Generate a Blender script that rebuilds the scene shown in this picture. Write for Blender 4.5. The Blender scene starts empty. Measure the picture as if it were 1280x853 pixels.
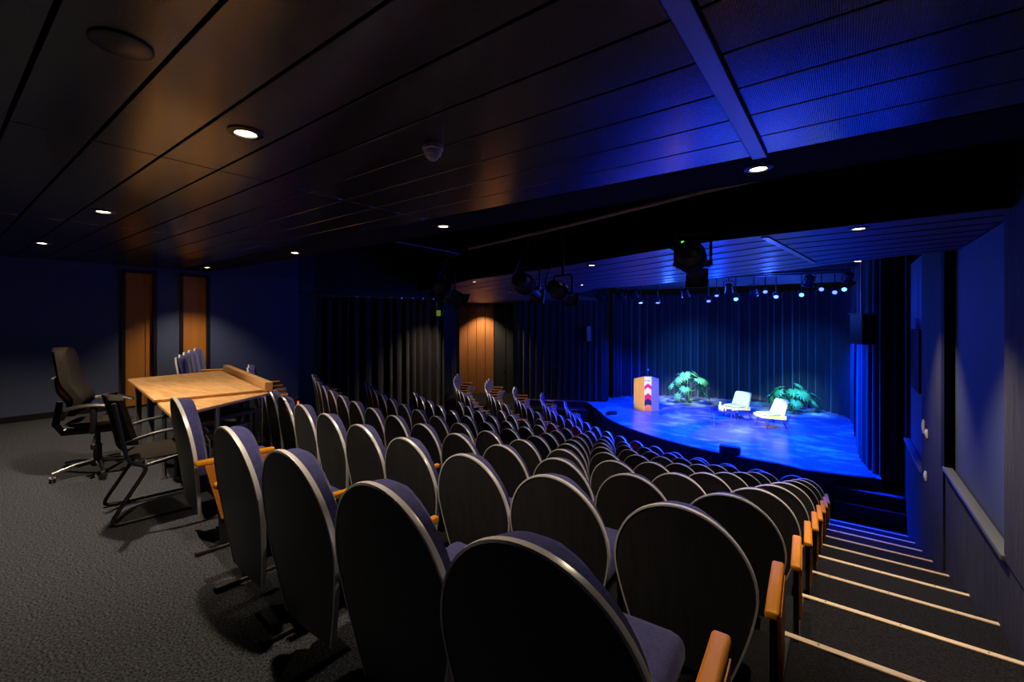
import bpy, bmesh, math, random
from mathutils import Vector, Matrix, Euler
random.seed(7)
SC = bpy.context.scene
COL = SC.collection
PI = math.pi
R = math.radians

# ------------------------------------------------------------------ materials
def mat(name, col, rough=0.6, metal=0.0, spec=0.5, noise=None, bump=None, emit=None, alpha=None, trans=0.0, ior=1.45, sheen=0.0):
    """noise=(scale, second colour, (sx,sy,sz), lo, hi); bump=(scale, strength, (sx,sy,sz))"""
    m = bpy.data.materials.new(name); m.use_nodes = True
    nt = m.node_tree; b = nt.nodes['Principled BSDF']
    b.inputs['Base Color'].default_value = (*col, 1)
    b.inputs['Roughness'].default_value = rough
    b.inputs['Metallic'].default_value = metal
    b.inputs['Specular IOR Level'].default_value = spec
    b.inputs['IOR'].default_value = ior
    b.inputs['Transmission Weight'].default_value = trans
    b.inputs['Sheen Weight'].default_value = sheen
    if emit:
        b.inputs['Emission Color'].default_value = (*emit[0], 1)
        b.inputs['Emission Strength'].default_value = emit[1]
    tc = nt.nodes.new('ShaderNodeTexCoord')
    if noise:
        mp = nt.nodes.new('ShaderNodeMapping'); mp.inputs['Scale'].default_value = noise[2]
        nt.links.new(tc.outputs['Object'], mp.inputs['Vector'])
        nz = nt.nodes.new('ShaderNodeTexNoise'); nz.inputs['Scale'].default_value = noise[0]
        nz.inputs['Detail'].default_value = 6; nz.inputs['Roughness'].default_value = 0.65
        nt.links.new(mp.outputs['Vector'], nz.inputs['Vector'])
        cr = nt.nodes.new('ShaderNodeValToRGB')
        cr.color_ramp.elements[0].position = noise[3]; cr.color_ramp.elements[1].position = noise[4]
        cr.color_ramp.elements[0].color = (*col, 1); cr.color_ramp.elements[1].color = (*noise[1], 1)
        nt.links.new(nz.outputs['Fac'], cr.inputs['Fac'])
        nt.links.new(cr.outputs['Color'], b.inputs['Base Color'])
    if bump:
        mp2 = nt.nodes.new('ShaderNodeMapping'); mp2.inputs['Scale'].default_value = bump[2]
        nt.links.new(tc.outputs['Object'], mp2.inputs['Vector'])
        nz2 = nt.nodes.new('ShaderNodeTexNoise'); nz2.inputs['Scale'].default_value = bump[0]
        nz2.inputs['Detail'].default_value = 4
        nt.links.new(mp2.outputs['Vector'], nz2.inputs['Vector'])
        bp = nt.nodes.new('ShaderNodeBump'); bp.inputs['Strength'].default_value = bump[1]; bp.inputs['Distance'].default_value = 0.01
        nt.links.new(nz2.outputs['Fac'], bp.inputs['Height'])
        nt.links.new(bp.outputs['Normal'], b.inputs['Normal'])
    return m

M = {}
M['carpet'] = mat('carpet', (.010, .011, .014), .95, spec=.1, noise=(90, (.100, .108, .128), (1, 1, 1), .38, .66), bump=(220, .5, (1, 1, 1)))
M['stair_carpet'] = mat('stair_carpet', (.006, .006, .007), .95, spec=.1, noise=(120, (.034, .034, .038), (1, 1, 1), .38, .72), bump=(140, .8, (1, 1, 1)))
M['ceil'] = mat('ceiling_metal', (.155, .15, .155), .17, metal=.92, noise=(3, (.19, .182, .185), (1, 1, 1), .3, .7))
M['soffit'] = mat('soffit_metal', (.20, .18, .175), .42, metal=.85)
M['black'] = mat('matt_black', (.004, .004, .005), .9, spec=.2)
M['strip'] = mat('strip_metal', (.32, .34, .38), .34, metal=.85)
M['bluewall'] = mat('blue_paint', (.055, .072, .140), .75, noise=(4, (.060, .078, .148), (1, 1, 1), .3, .7))
M['concrete'] = mat('board_concrete', (.024, .025, .029), .85, spec=.3, noise=(5, (.058, .060, .066), (1, 6, .4), .35, .7), bump=(30, .5, (4, 4, .3)))
M['trim'] = mat('grey_trim', (.105, .115, .135), .5)
M['blackframe'] = mat('black_frame', (.008, .008, .009), .4)
M['orange_door'] = mat('orange_door', (.50, .19, .03), .45, noise=(2.5, (.42, .15, .025), (6, 6, .5), .3, .7))
M['greydoor'] = mat('grey_door', (.03, .032, .036), .6)
M['panelwood'] = mat('panel_wood', (.46, .19, .065), .5, noise=(3, (.36, .14, .045), (8, 8, .5), .3, .7))
M['nosing'] = mat('nosing_wood', (.86, .68, .47), .6, noise=(6, (.68, .50, .32), (1, 12, 1), .3, .7))
M['stage'] = mat('stage_paint', (.12, .13, .16), .28, noise=(1.3, (.62, .60, .60), (1.0, 2.0, 1), .50, .68))  # pale noise patches: worn paint plus front-light pools put into the colour
M['stageblack'] = mat('stage_fascia', (.008, .008, .011), .6)
M['grid'] = mat('grid_metal', (.30, .31, .34), .35, metal=.7)
M['steel_dark'] = mat('dark_steel', (.07, .07, .078), .36, metal=.7)
M['pipe'] = mat('pipe_steel', (.62, .48, .40), .55, metal=.2)
M['chrome'] = mat('chrome', (.6, .6, .62), .2, metal=1)
def curtain_mat(n, c, c2): return mat(n, c, .9, spec=.15, sheen=.3, noise=(6, c2, (1, 1, .2), .3, .7))
M['curtain_back'] = curtain_mat('curtain_blue_black', (.013, .016, .022), (.020, .024, .034))
M['curtain_black'] = curtain_mat('curtain_black', (.004, .004, .005), (.006, .006, .007))
M['curtain_brown'] = curtain_mat('curtain_brown', (.020, .016, .014), (.034, .027, .022))
M['shell'] = mat('seat_shell', (.026, .026, .028), .42, spec=.40, noise=(7, (.038, .038, .040), (6, 1, .6), .35, .7))
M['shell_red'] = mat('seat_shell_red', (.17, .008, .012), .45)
M['rim'] = mat('seat_rim', (.82, .80, .78), .30, metal=.2)
M['fabric'] = mat('blue_fabric', (.042, .044, .145), .9, spec=.2, sheen=.12, noise=(45, (.070, .070, .20), (1, 1, 1), .35, .75), bump=(160, .25, (1, 1, 1)))
M['armwood'] = mat('arm_wood', (.86, .33, .008), .55, spec=.25, noise=(5, (.64, .22, .006), (9, 1, 9), .3, .7))
M['endwood'] = mat('end_wood', (.72, .25, .02), .5, spec=.3, noise=(6, (.55, .17, .015), (14, 14, .8), .3, .7))
M['standard'] = mat('standard_steel', (.012, .012, .013), .5)
M['desk'] = mat('desk_wood', (.62, .36, .15), .42, noise=(2.6, (.40, .20, .07), (.9, 7, 1), .38, .66))
M['desk_edge'] = mat('desk_edge_wood', (.50, .27, .10), .45)
M['officefab'] = mat('office_fabric', (.011, .009, .007), .95, spec=.15, noise=(50, (.022, .017, .013), (1, 1, 1), .35, .75))
M['plastic'] = mat('black_plastic', (.012, .012, .013), .4)
M['greyplastic'] = mat('grey_plastic', (.10, .10, .105), .45)
M['white'] = mat('white_plastic', (.90, .90, .88), .5)
M['cream'] = mat('cream_fabric', (.70, .72, .11), .85, noise=(30, (.76, .78, .13), (1, 1, 1), .35, .7))
M['creamback'] = mat('pale_green_fabric', (.36, .56, .17), .85)
M['darkwood'] = mat('dark_leg_wood', (.05, .022, .010), .45)
M['oak'] = mat('oak', (.70, .37, .025), .5, noise=(3, (.56, .29, .02), (8, 8, .5), .35, .7))
M['oak_shade'] = mat('oak_shade_side', (.50, .42, .34), .5, noise=(3, (.42, .34, .27), (8, 8, .5), .35, .7))  # lectern oak greyed for the side away from the warm spot: painted shade
M['b_white'] = mat('banner_white', (.85, .85, .85), .6)
M['b_red'] = mat('banner_red', (.75, .02, .02), .6)
M['b_black'] = mat('banner_navy', (.012, .012, .025), .6)
M['b_orange'] = mat('banner_orange', (.85, .22, .02), .6)
M['leaf'] = mat('leaf_green', (.05, .22, .05), .33, noise=(5, (.12, .38, .10), (1, 1, 1), .35, .7))
M['stem'] = mat('stem_green', (.10, .22, .05), .6)
M['glass'] = mat('clear_glass', (1, 1, 1), .03, trans=1.0, ior=1.45)
M['water'] = mat('white_glass', (.85, .9, .92), .15, trans=.4)
M['tabletop'] = mat('blue_black_glass', (.02, .025, .06), .12)
M['lens_warm'] = mat('lamp_warm', (1, .8, .6), .4, emit=((1, .72, .42), 30))
M['lens_blue'] = mat('lamp_blue', (.1, .2, 1), .4, emit=((.06, .11, 1), 5.5))
M['lens_cyan'] = mat('lamp_cyan', (.2, .8, 1), .4, emit=((.10, .55, 1), 4.5))
M['lens_off'] = mat('lamp_glass', (.55, .50, .42), .15, emit=((1, .9, .7), .25))
M['green_led'] = mat('green_led', (.1, 1, .1), .4, emit=((.12, 1, .05), 2.5))
M['exit_green'] = mat('exit_green', (.3, .5, .02), .5, emit=((.35, .55, .03), .25))
M['red_led'] = mat('red_led', (1, .05, .03), .4, emit=((1, .05, .03), 4))
M['meter'] = mat('acoustic_black', (.008, .008, .009), .95, bump=(40, .6, (1, 1, 1)))

# ceiling ribs: fine grooves running along Y
def add_ribs(m, scale, strength, axis='X'):
    nt = m.node_tree; b = nt.nodes['Principled BSDF']
    tc = nt.nodes.new('ShaderNodeTexCoord'); w = nt.nodes.new('ShaderNodeTexWave')
    w.wave_type = 'BANDS'; w.bands_direction = axis; w.inputs['Scale'].default_value = scale
    nt.links.new(tc.outputs['Object'], w.inputs['Vector'])
    bp = nt.nodes.new('ShaderNodeBump'); bp.inputs['Strength'].default_value = strength; bp.inputs['Distance'].default_value = .004
    nt.links.new(w.outputs['Fac'], bp.inputs['Height']); nt.links.new(bp.outputs['Normal'], b.inputs['Normal'])
add_ribs(M['ceil'], 46, .16)

# ------------------------------------------------------------------ mesh helpers
class MB:
    def __init__(s): s.bm = bmesh.new(); s.mi = 0
    def face(s, pts, smooth=False):
        f = s.bm.faces.new([s.bm.verts.new(p) for p in pts]); f.material_index = s.mi; f.smooth = smooth; return f
    def box(s, c, d, rot=None, bevel=0.0, seg=2):
        m = Matrix.Translation(Vector(c)) @ ((rot or Matrix.Identity(4)).to_4x4()) @ Matrix.Diagonal((*d, 1))
        r = bmesh.ops.create_cube(s.bm, size=1, matrix=m); vs = r['verts']
        fs = {f for v in vs for f in v.link_faces}
        for f in fs: f.material_index = s.mi
        if bevel > 0:
            es = list({e for v in vs for e in v.link_edges})
            g = bmesh.ops.bevel(s.bm, geom=es, offset=bevel, segments=seg, affect='EDGES', profile=.5)
            for f in g['faces']: f.material_index = s.mi; f.smooth = True
        return s
    def tube(s, pts, r, n=8, cap=True, closed=False):
        pts = [Vector(p) for p in pts]; rs = r if isinstance(r, (list, tuple)) else [r] * len(pts)
        rings = []; up = None
        for i, p in enumerate(pts):
            a = pts[i - 1] if i > 0 else (pts[-1] if closed else pts[0]); b = pts[i + 1] if i < len(pts) - 1 else (pts[0] if closed else pts[-1])
            t = (b - a).normalized()
            if up is None: up = Vector((0, 0, 1)) if abs(t.z) < .9 else Vector((1, 0, 0))
            u = (up - t * up.dot(t)).normalized(); v = t.cross(u); up = u
            rings.append([s.bm.verts.new(p + (u * math.cos(2 * PI * k / n) + v * math.sin(2 * PI * k / n)) * rs[i]) for k in range(n)])
        L = len(rings)
        for i in range(L if closed else L - 1):
            A, B = rings[i], rings[(i + 1) % L]
            for k in range(n):
                f = s.bm.faces.new((A[k], A[(k + 1) % n], B[(k + 1) % n], B[k])); f.smooth = True; f.material_index = s.mi
        if cap and not closed:
            for q in (rings[0][::-1], rings[-1]):
                f = s.bm.faces.new(q); f.material_index = s.mi
        return s
    def lathe(s, prof, c=(0, 0, 0), n=24, mtx=None, cap=True):
        """prof: (radius, z) list; mtx orients z axis"""
        mt = Matrix.Translation(Vector(c)) @ (mtx.to_4x4() if mtx else Matrix.Identity(4)); rings = []
        for r, z in prof:
            rings.append([s.bm.verts.new(mt @ Vector((r * math.cos(2 * PI * k / n), r * math.sin(2 * PI * k / n), z))) for k in range(n)])
        for A, B in zip(rings, rings[1:]):
            for k in range(n):
                f = s.bm.faces.new((A[k], A[(k + 1) % n], B[(k + 1) % n], B[k])); f.smooth = True; f.material_index = s.mi
        if cap:
            for q in (rings[0][::-1], rings[-1]):
                f = s.bm.faces.new(q); f.material_index = s.mi
        return s
    def prism(s, poly, z0, z1, top=None, side=None):
        a = [s.bm.verts.new((x, y, z0)) for x, y in poly]; b = [s.bm.verts.new((x, y, z1)) for x, y in poly]; n = len(poly)
        f = s.bm.faces.new(b); f.material_index = s.mi if top is None else top
        f = s.bm.faces.new(a[::-1]); f.material_index = s.mi if side is None else side
        for i in range(n):
            f = s.bm.faces.new((a[i], a[(i + 1) % n], b[(i + 1) % n], b[i])); f.material_index = s.mi if side is None else side
        return s
    def extrude_x(s, poly, x0, x1):
        """poly in (y, z), extruded along x"""
        a = [s.bm.verts.new((x0, y, z)) for y, z in poly]; b = [s.bm.verts.new((x1, y, z)) for y, z in poly]; n = len(poly)
        for q in (a[::-1], b): s.bm.faces.new(q).material_index = s.mi
        for i in range(n): s.bm.faces.new((a[i], a[(i + 1) % n], b[(i + 1) % n], b[i])).material_index = s.mi
        return s
    def slab(s, fa, fb, nu, nv, closed_u=False):
        """closed body between two parametric sheets fa(u,v), fb(u,v), u,v in 0..1"""
        def grid(f): return [[s.bm.verts.new(f(i / nu, j / nv)) for j in range(nv + 1)] for i in range(nu + 1)]
        A, B = grid(fa), grid(fb)
        for i in range(nu):
            for j in range(nv):
                for q in ((A[i][j], A[i + 1][j], A[i + 1][j + 1], A[i][j + 1]), (B[i][j], B[i][j + 1], B[i + 1][j + 1], B[i + 1][j])):
                    f = s.bm.faces.new(q); f.smooth = True; f.material_index = s.mi
        loop = [(i, 0) for i in range(nu)] + [(nu, j) for j in range(nv)] + [(i, nv) for i in range(nu, 0, -1)] + [(0, j) for j in range(nv, 0, -1)]
        for k in range(len(loop)):
            p, q = loop[k], loop[(k + 1) % len(loop)]
            f = s.bm.faces.new((A[q[0]][q[1]], A[p[0]][p[1]], B[p[0]][p[1]], B[q[0]][q[1]])); f.smooth = True; f.material_index = s.mi
        return s
    def build(s, name, mats, parent=None, loc=None, rotz=None, autosmooth=True, merge=1e-5):
        bmesh.ops.remove_doubles(s.bm, verts=s.bm.verts, dist=merge)
        bmesh.ops.dissolve_degenerate(s.bm, edges=s.bm.edges, dist=1e-6)
        bmesh.ops.recalc_face_normals(s.bm, faces=s.bm.faces)
        me = bpy.data.meshes.new(name); s.bm.to_mesh(me); s.bm.free()
        for m in (mats if isinstance(mats, (list, tuple)) else [mats]): me.materials.append(m)
        if autosmooth:
            try: me.set_sharp_from_angle(angle=R(40))
            except Exception: pass
        o = bpy.data.objects.new(name, me); COL.objects.link(o)
        if parent: o.parent = parent
        if loc is not None: o.location = loc
        if rotz is not None: o.rotation_euler = (0, 0, rotz)
        return o

def tag(o, label, cat, group=None):
    o['label'] = label; o['category'] = cat
    if group: o['group'] = group
    return o
def thing(name, label, cat, loc=(0, 0, 0), rotz=0, group=None):
    o = bpy.data.objects.new(name, None); COL.objects.link(o); o.location = loc; o.rotation_euler = (0, 0, rotz)
    o.empty_display_size = .1
    return tag(o, label, cat, group)
def struct(o): o['kind'] = 'structure'; return o
def dup(root, loc, rotz):
    r = root.copy(); COL.objects.link(r); r.location = loc; r.rotation_euler = (0, 0, rotz)
    for ch in list(root.children):
        c = ch.copy(); COL.objects.link(c); c.parent = r
        for g in ch.children:
            d = g.copy(); COL.objects.link(d); d.parent = c
    return r
ORD = ['', 'first', 'second', 'third', 'fourth', 'fifth', 'sixth', 'seventh', 'eighth', 'ninth', 'tenth', 'eleventh', 'twelfth', 'thirteenth',
       'fourteenth', 'fifteenth', 'sixteenth', 'seventeenth', 'eighteenth', 'nineteenth', 'twentieth', 'twenty-first', 'twenty-second', 'twenty-third', 'twenty-fourth']

# ------------------------------------------------------------------ layout constants (metres, z=0 on the upper floor)
EYE = 1.508
CX, CY = -1.52, 19.19                    # common centre of the curved rows and stage
STEP, PITCH = .298, 1.096
def rowR(k): return 18.29 - PITCH * k    # radius at the top of the seat backs
def edgeR(k): return math.sqrt((CY - (4.05 + 1.057 * (k - 2))) ** 2 + 1.87 ** 2)   # front edge of tier k
ZST = -1.842                             # stage floor
XR = .987                                # wall beside the stairs
XL = -9.75
CEIL = 2.423; SOF = 2.298

def arc(r, p0, p1, n):
    return [(CX - r * math.sin(R(p0 + (p1 - p0) * i / n)), CY - r * math.cos(R(p0 + (p1 - p0) * i / n))) for i in range(n + 1)]
def phi_x(r, X): return math.degrees(math.asin(max(-1, min(1, (CX - X) / r))))

# ------------------------------------------------------------------ floor with tiers
mb = MB()
def left_phi(k, r):
    if k <= 2: return phi_x(r, -9.85)
    if k <= 4: return phi_x(r, -11.6)
    return 62.0
NF = 48
for k in range(0, 11):
    ro = edgeR(k - 1); ri = edgeR(k) if k < 10 else 5.2
    zk = -STEP * min(k, 9)
    if k == 10: pass
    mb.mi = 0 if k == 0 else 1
    if k == 0:
        A = arc(edgeR(0), phi_x(edgeR(0), 1.05), left_phi(0, edgeR(0)), NF)
        for (x0, y0), (x1, y1) in zip(A, A[1:]):
            mb.face([(x0, -3, 0), (x0, y0, 0), (x1, y1, 0), (x1, -3, 0)])
    else:
        A = arc(ro, phi_x(ro, 1.05), left_phi(k, ro), NF); B = arc(ri, phi_x(ri, 1.05), left_phi(k, ri) if k < 10 else 62, NF)
        for i in range(NF):
            mb.face([(*A[i], zk), (*B[i], zk), (*B[i + 1], zk), (*A[i + 1], zk)])
        if k < 10:
            for i in range(NF):                                   # riser down from the tier above
                mb.face([(*A[i], zk), (*A[i + 1], zk), (*A[i + 1], zk + STEP), (*A[i], zk + STEP)])
mb.mi = 1
# level floor of the side exit, beyond the ends of the lower rows
ex = [(-13.3, 12.8), (-8.0, 15.75), (-8.3, 16.6), (-11.0, 15.2), (-12.6, 18.2), (-16.2, 16.4)]
mb.prism(ex, -3.0, -2.086)
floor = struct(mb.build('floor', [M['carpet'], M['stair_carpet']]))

# wooden strips on the stair edges
for k in range(0, 10):
    r = edgeR(k); y0 = CY - math.sqrt(r * r - (CX - .35) ** 2) - .002
    m = MB(); m.box((.34, y0 - .02, -STEP * k + .006), (1.26, .042, .012), bevel=.003, seg=1)
    for sx in (-.12, .30, .72):
        m.mi = 1; m.lathe([(.006, 0), (.006, .0008)], (sx, y0 - .02, -STEP * k + .012), 8); m.mi = 0
    o = m.build('stair_nosing', [M['nosing'], M['steel_dark']])
    tag(o, 'pale wooden strip on the %s stair edge counted down from the upper floor' % ORD[k + 1], 'stair strip', 'strips on the stair edges')

# narrow kerb along the seats' side of the stairs
m = MB()
for k in range(0, 10):
    ya = CY - math.sqrt(edgeR(k - 1) ** 2 - 1.3 ** 2); yb_ = CY - math.sqrt(edgeR(k) ** 2 - 1.3 ** 2)
    m.box((-.262, (ya + yb_) / 2 + .01, -STEP * k + .012), (.03, yb_ - ya - .05, .024), bevel=.004, seg=1)
struct(m.build('trim_7', M['concrete']))
# ------------------------------------------------------------------ stage
st = [(1.3, 12.42), (.60, 12.42), (.60, 12.08)] + arc(7.32, -15.8, -6, 5) + arc(7.14, -2, 47, 22) + [(-7.05, 14.75), (-8.42, 16.3), (-8.85, 16.1), (-11.05, 14.95), (-11.7, 16.0), (-9.4, 18.4), (-8.6, 21.4), (1.3, 21.4)]
m = MB(); m.prism(st, -2.78, ZST, top=0, side=1)
stage = struct(m.build('stage', [M['stage'], M['stageblack']], autosmooth=False))
# black lip along the curved front
lip = arc(7.15, 48, -2, 22) + arc(7.33, -6, -15.6, 5)
m = MB(); m.tube([(x, y, ZST - .03) for x, y in lip], .028, 6)
struct(m.build('trim_1', M['stageblack']))
# steps up to the stage at the foot of the stairs
m = MB()
m.box((.375, 11.96, -2.53), (1.14, .46, .31)); m.box((.375, 12.08, -2.25), (1.14, .42, .28))
m.mi = 1
m.box((.375, 11.80, -2.372), (1.14, .14, .010)); m.box((.375, 11.95, -2.106), (1.14, .14, .010))
tag(m.build('stage_steps', [M['stageblack'], M['trim']]), 'short dark flight of steps up to the stage beside the stair wall', 'steps')

# ------------------------------------------------------------------ walls
def wall(name, pts, z0, z1, mt, thick=.12, side=1):
    """wall along a polyline; the thickness goes to one side of the walking direction (side=1: to the walker's right)"""
    m = MB()
    for (x0, y0), (x1, y1) in zip(pts, pts[1:]):
        d = Vector((x1 - x0, y1 - y0)); n = Vector((d.y, -d.x)).normalized() * thick * side
        m.prism([(x0, y0), (x1, y1), (x1 + n.x, y1 + n.y), (x0 + n.x, y0 + n.y)], z0, z1)
    return struct(m.build(name, mt))
# wall beside the stairs: concrete base and pilasters, blue panels set in
m = MB()
m.box((XR + .10, 5.0, -.9), (.12, 16, 7.0))                 # blue painted backing
wr = struct(m.build('wall_right', M['bluewall']))
m = MB()
def cbox(y0, y1, z0, z1, x=.93, dx=.12): m.box((x + dx / 2, (y0 + y1) / 2, (z0 + z1) / 2), (dx, y1 - y0, z1 - z0))
cbox(-3, 7.45, -3.2, -.28, .965)
cbox(7.45, 9.35, -3.2, 3.4, .945)
cbox(9.35, 12.42, -3.2, -.88, .965)
cbox(11.75, 11.95, -.88, 3.4, .96)
cbox(-3, 4.85, -.28, 3.4, .945)
struct(m.build('wall_right_cladding', M['concrete']))
m = MB(); m.box((.98, 7.40, 1.1), (.09, .22, 2.8)); struct(m.build('trim_2', M['black']))
m = MB(); m.box((.965, 6.07, -.262), (.085, 2.50, .045), bevel=.004)
tag_o = struct(m.build('trim_3', M['trim']))
m = MB(); m.box((.965, 10.55, -.862), (.085, 2.42, .045), bevel=.004)
struct(m.build('trim_4', M['trim']))
# dark acoustic panel and switches on that wall
m = MB(); m.box((.975, 10.3, .82), (.05, 1.15, 1.04), bevel=.006)
tag(m.build('acoustic_panel', M['meter']), 'flat black acoustic panel on the blue wall near the stage', 'panel')
def switch(name, y, z, h, lab):
    t = thing(name, lab, 'switch', (.945, y, z))
    a = MB(); a.box((-.011, 0, 0), (.022, .085, h), bevel=.006); a.build('cover', M['white'], t)
    b = MB(); b.box((-.026, 0, .004), (.010, .05, h * .5), bevel=.003); b.build('rocker', M['white'], t)
switch('wall_switch', 9.05, -.10, .20, 'tall cream switch box at the top of the concrete pier')
switch('wall_switch', 8.72, -.14, .12, 'small cream switch just below the tall switch box')
switch('wall_switch', 8.83, -.78, .13, 'lone cream switch low on the concrete pier')

# wall with the two glazed orange doors
m = MB()
D1 = (2.02, 2.50); D2 = (2.84, 3.32)
def wl(y0, y1, z0, z1): m.box((XL - .07, (y0 + y1) / 2, (z0 + z1) / 2), (.14, y1 - y0, z1 - z0))
wl(-3, D1[0], -.9, 3.3); wl(D1[1], D2[0], -.9, 3.3); wl(D2[1], 5.05, -.9, 3.3)
wl(D1[0], D1[1], 2.36, 3.3); wl(D2[0], D2[1], 2.36, 3.3)
struct(m.build('wall_left', M['bluewall']))
for i, (a, b) in enumerate((D1, D2)):
    m = MB()
    for (y0, y1, z0, z1) in ((a, a + .05, 0, 2.36), (b - .05, b, 0, 2.36), (a, b, 2.31, 2.36), (a, b, 0, .03)):
        m.box((XL - .03, (y0 + y1) / 2, (z0 + z1) / 2), (.12, y1 - y0, z1 - z0))
    f = struct(m.build('door_%d' % (i + 1), M['blackframe']))
    m = MB(); m.box((XL - .05, (a + b) / 2, 1.17), (.03, b - a - .1, 2.28)); m.build('door_leaf', M['orange_door'], f)
    if i == 0:
        m = MB(); m.box((XL - .030, b - .13, 1.17), (.012, .035, 2.26)); m.build('batten', M['orange_door'], f)
m = MB(); m.box((XL + .008, -.49, .045), (.016, 5.0, .09)); struct(m.build('baseboard_left', M['blackframe']))
# recessed pier and the dark wall above the side curtain
wall('wall_side', [(-9.75, 5.05), (-10.97, 6.10)], -1.2, 2.1, M['concrete'], side=-1)
wall('wall_side_upper', [(-9.75, 5.05), (-10.95, 6.10), (-9.9, 9.6)], 2.16, 3.4, M['concrete'], side=-1)
# behind the camera
m = MB(); m.box((-4.4, -3.06, .9), (11.2, .12, 5.4)); struct(m.build('wall_back', M['bluewall']))

# far corner: orange timber panelling and a grey double door
t = MB()
P0, P1 = Vector((-15.15, 15.85)), Vector((-13.80, 16.88))
d = (P1 - P0); L = d.length; u = d / L; nrm = Vector((u.y, -u.x))
ang = math.atan2(u.y, u.x)
rz = Matrix.Rotation(ang, 4, 'Z')
n = 4
for i in range(n):
    c = P0 + d * ((i + .5) / n)
    t.box((c.x, c.y, .2), (L / n - .02, .05, 4.6), rz)
t.mi = 1
c = P0 + d * .5 - nrm * .06
t.box((c.x, c.y, .2), (L, .05, 4.6), rz)
struct(t.build('wall_far', [M['panelwood'], M['black']]))
t = MB()
Q0, Q1 = P1 + u * .02, P1 + u * .95
for a, b in ((0, .60), (.62, 1.0)):
    c = Q0 + (Q1 - Q0) * ((a + b) / 2); t.box((c.x, c.y, .1), ((Q1 - Q0).length * (b - a) - .02, .06, 4.4), rz)
dr = struct(t.build('door_3', M['greydoor']))
for fr, zz in ((.5, -1.0), (.5, 1.2)):
    t = MB(); c = Q0 + (Q1 - Q0) * fr + nrm * .045; t.box((c.x, c.y, zz), (.05, .03, .14), rz, bevel=.005); t.build('door_handle', M['chrome'], dr)

# ------------------------------------------------------------------ ceilings
m = MB()
pitch = .285; xs = [-9.75, -8.47, -5.77, -3.07, -.42, 1.0]
nrow = 20
for j in range(nrow):
    y1 = 2.80 - pitch * j; y0 = y1 - pitch
    for x0, x1 in zip(xs, xs[1:]):
        xa = x0 + .004; xb = x1 - .004
        if x0 == -.42: xa = -.345
        m.box(((xa + xb) / 2, (y0 + y1) / 2, CEIL + .012), (xb - xa, pitch - .011, .024), bevel=.003, seg=1)
ceil = struct(m.build('ceiling', M['ceil']))
m = MB(); m.box((-.382, -.05, CEIL - .004), (.072, 5.7, .03), bevel=.003, seg=1); struct(m.build('trim_5', M['strip']))
m = MB(); m.box((-4.37, -.1, CEIL + .05), (10.9, 5.8, .03)); struct(m.build('ceiling_backing', M['black']))
m = MB(); m.box((-4.37, 3.06, CEIL + .02), (10.9, .50, .04)); m.box((-4.37, 3.30, 2.95), (10.9, .03, 1.06)); struct(m.build('ceiling_border', M['black']))
# lower ceiling in front of the stage
front = [(1.0, 4.61), (-1.08, 4.80), (-3.79, 5.88), (-5.99, 6.55), (-9.85, 8.6)]
back = [(1.0, 7.05), (.35, 7.40), (-.56, 8.17), (-1.88, 8.97), (-3.79, 9.96), (-5.16, 10.4), (-6.95, 12.3), (-7.9, 16.75)]
rest = [(-11.1, 15.05), (-13.0, 17.6), (-15.4, 15.9), (-12.6, 13.1), (-9.9, 9.5)]
poly = front + rest[::-1] + back[::-1]
m = MB(); m.prism(poly, SOF, SOF + .05)
m.mi = 1
def joint(f):
    pts = []
    for a, b in zip(front, back[:2] + [back[3], back[5], back[5]]):
        pts.append((a[0] + (b[0] - a[0]) * f, a[1] + (b[1] - a[1]) * f))
    for (x0, y0), (x1, y1) in zip(pts, pts[1:]):
        dd = Vector((x1 - x0, y1 - y0, 0)); a = math.atan2(dd.y, dd.x)
        m.box(((x0 + x1) / 2, (y0 + y1) / 2, SOF - .002), (dd.length, .012, .006), Matrix.Rotation(a, 4, 'Z'))
for f in (.12, .26, .40, .54, .68, .82, .94): joint(f)
struct(m.build('ceiling_soffit', [M['soffit'], M['black']], autosmooth=False))
m = MB(); m.box((-.48, 6.1, SOF - .004), (.06, 2.6, .02), Matrix.Rotation(R(-6), 4, 'Z')); struct(m.build('trim_6', M['strip']))
m = MB()
for (x0, y0), (x1, y1) in zip(front, front[1:]):
    m.prism([(x0, y0), (x1, y1), (x1, y1 + .03), (x0, y0 + .03)], SOF + .01, 3.5)
for (x0, y0), (x1, y1) in zip(back, back[1:]):
    m.prism([(x0, y0), (x1, y1), (x1 + .02, y1 + .03), (x0 + .02, y0 + .03)], SOF + .01, 3.5)
struct(m.build('ceiling_fascia', M['black']))
m = MB(); m.box((-7.3, 12.2, 3.52), (17.2, 18.6, .06)); struct(m.build('ceiling_void', M['black']))
# open metal grid over the stage
m = MB()
for i in range(30):
    y = 7.6 + i * .43
    x0 = -8.2 if y > 12 else -1.0 - (y - 7.6) * 1.3
    m.box(((x0 + 1.0) / 2, y, 2.90), (1.0 - x0, .05, .03))
for x in (-7, -5.6, -4.2, -2.8, -1.4, .0):
    m.box((x, 14.2, 2.945), (.05, 12.5, .05))
struct(m.build('ceiling_grid', M['grid']))

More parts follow.
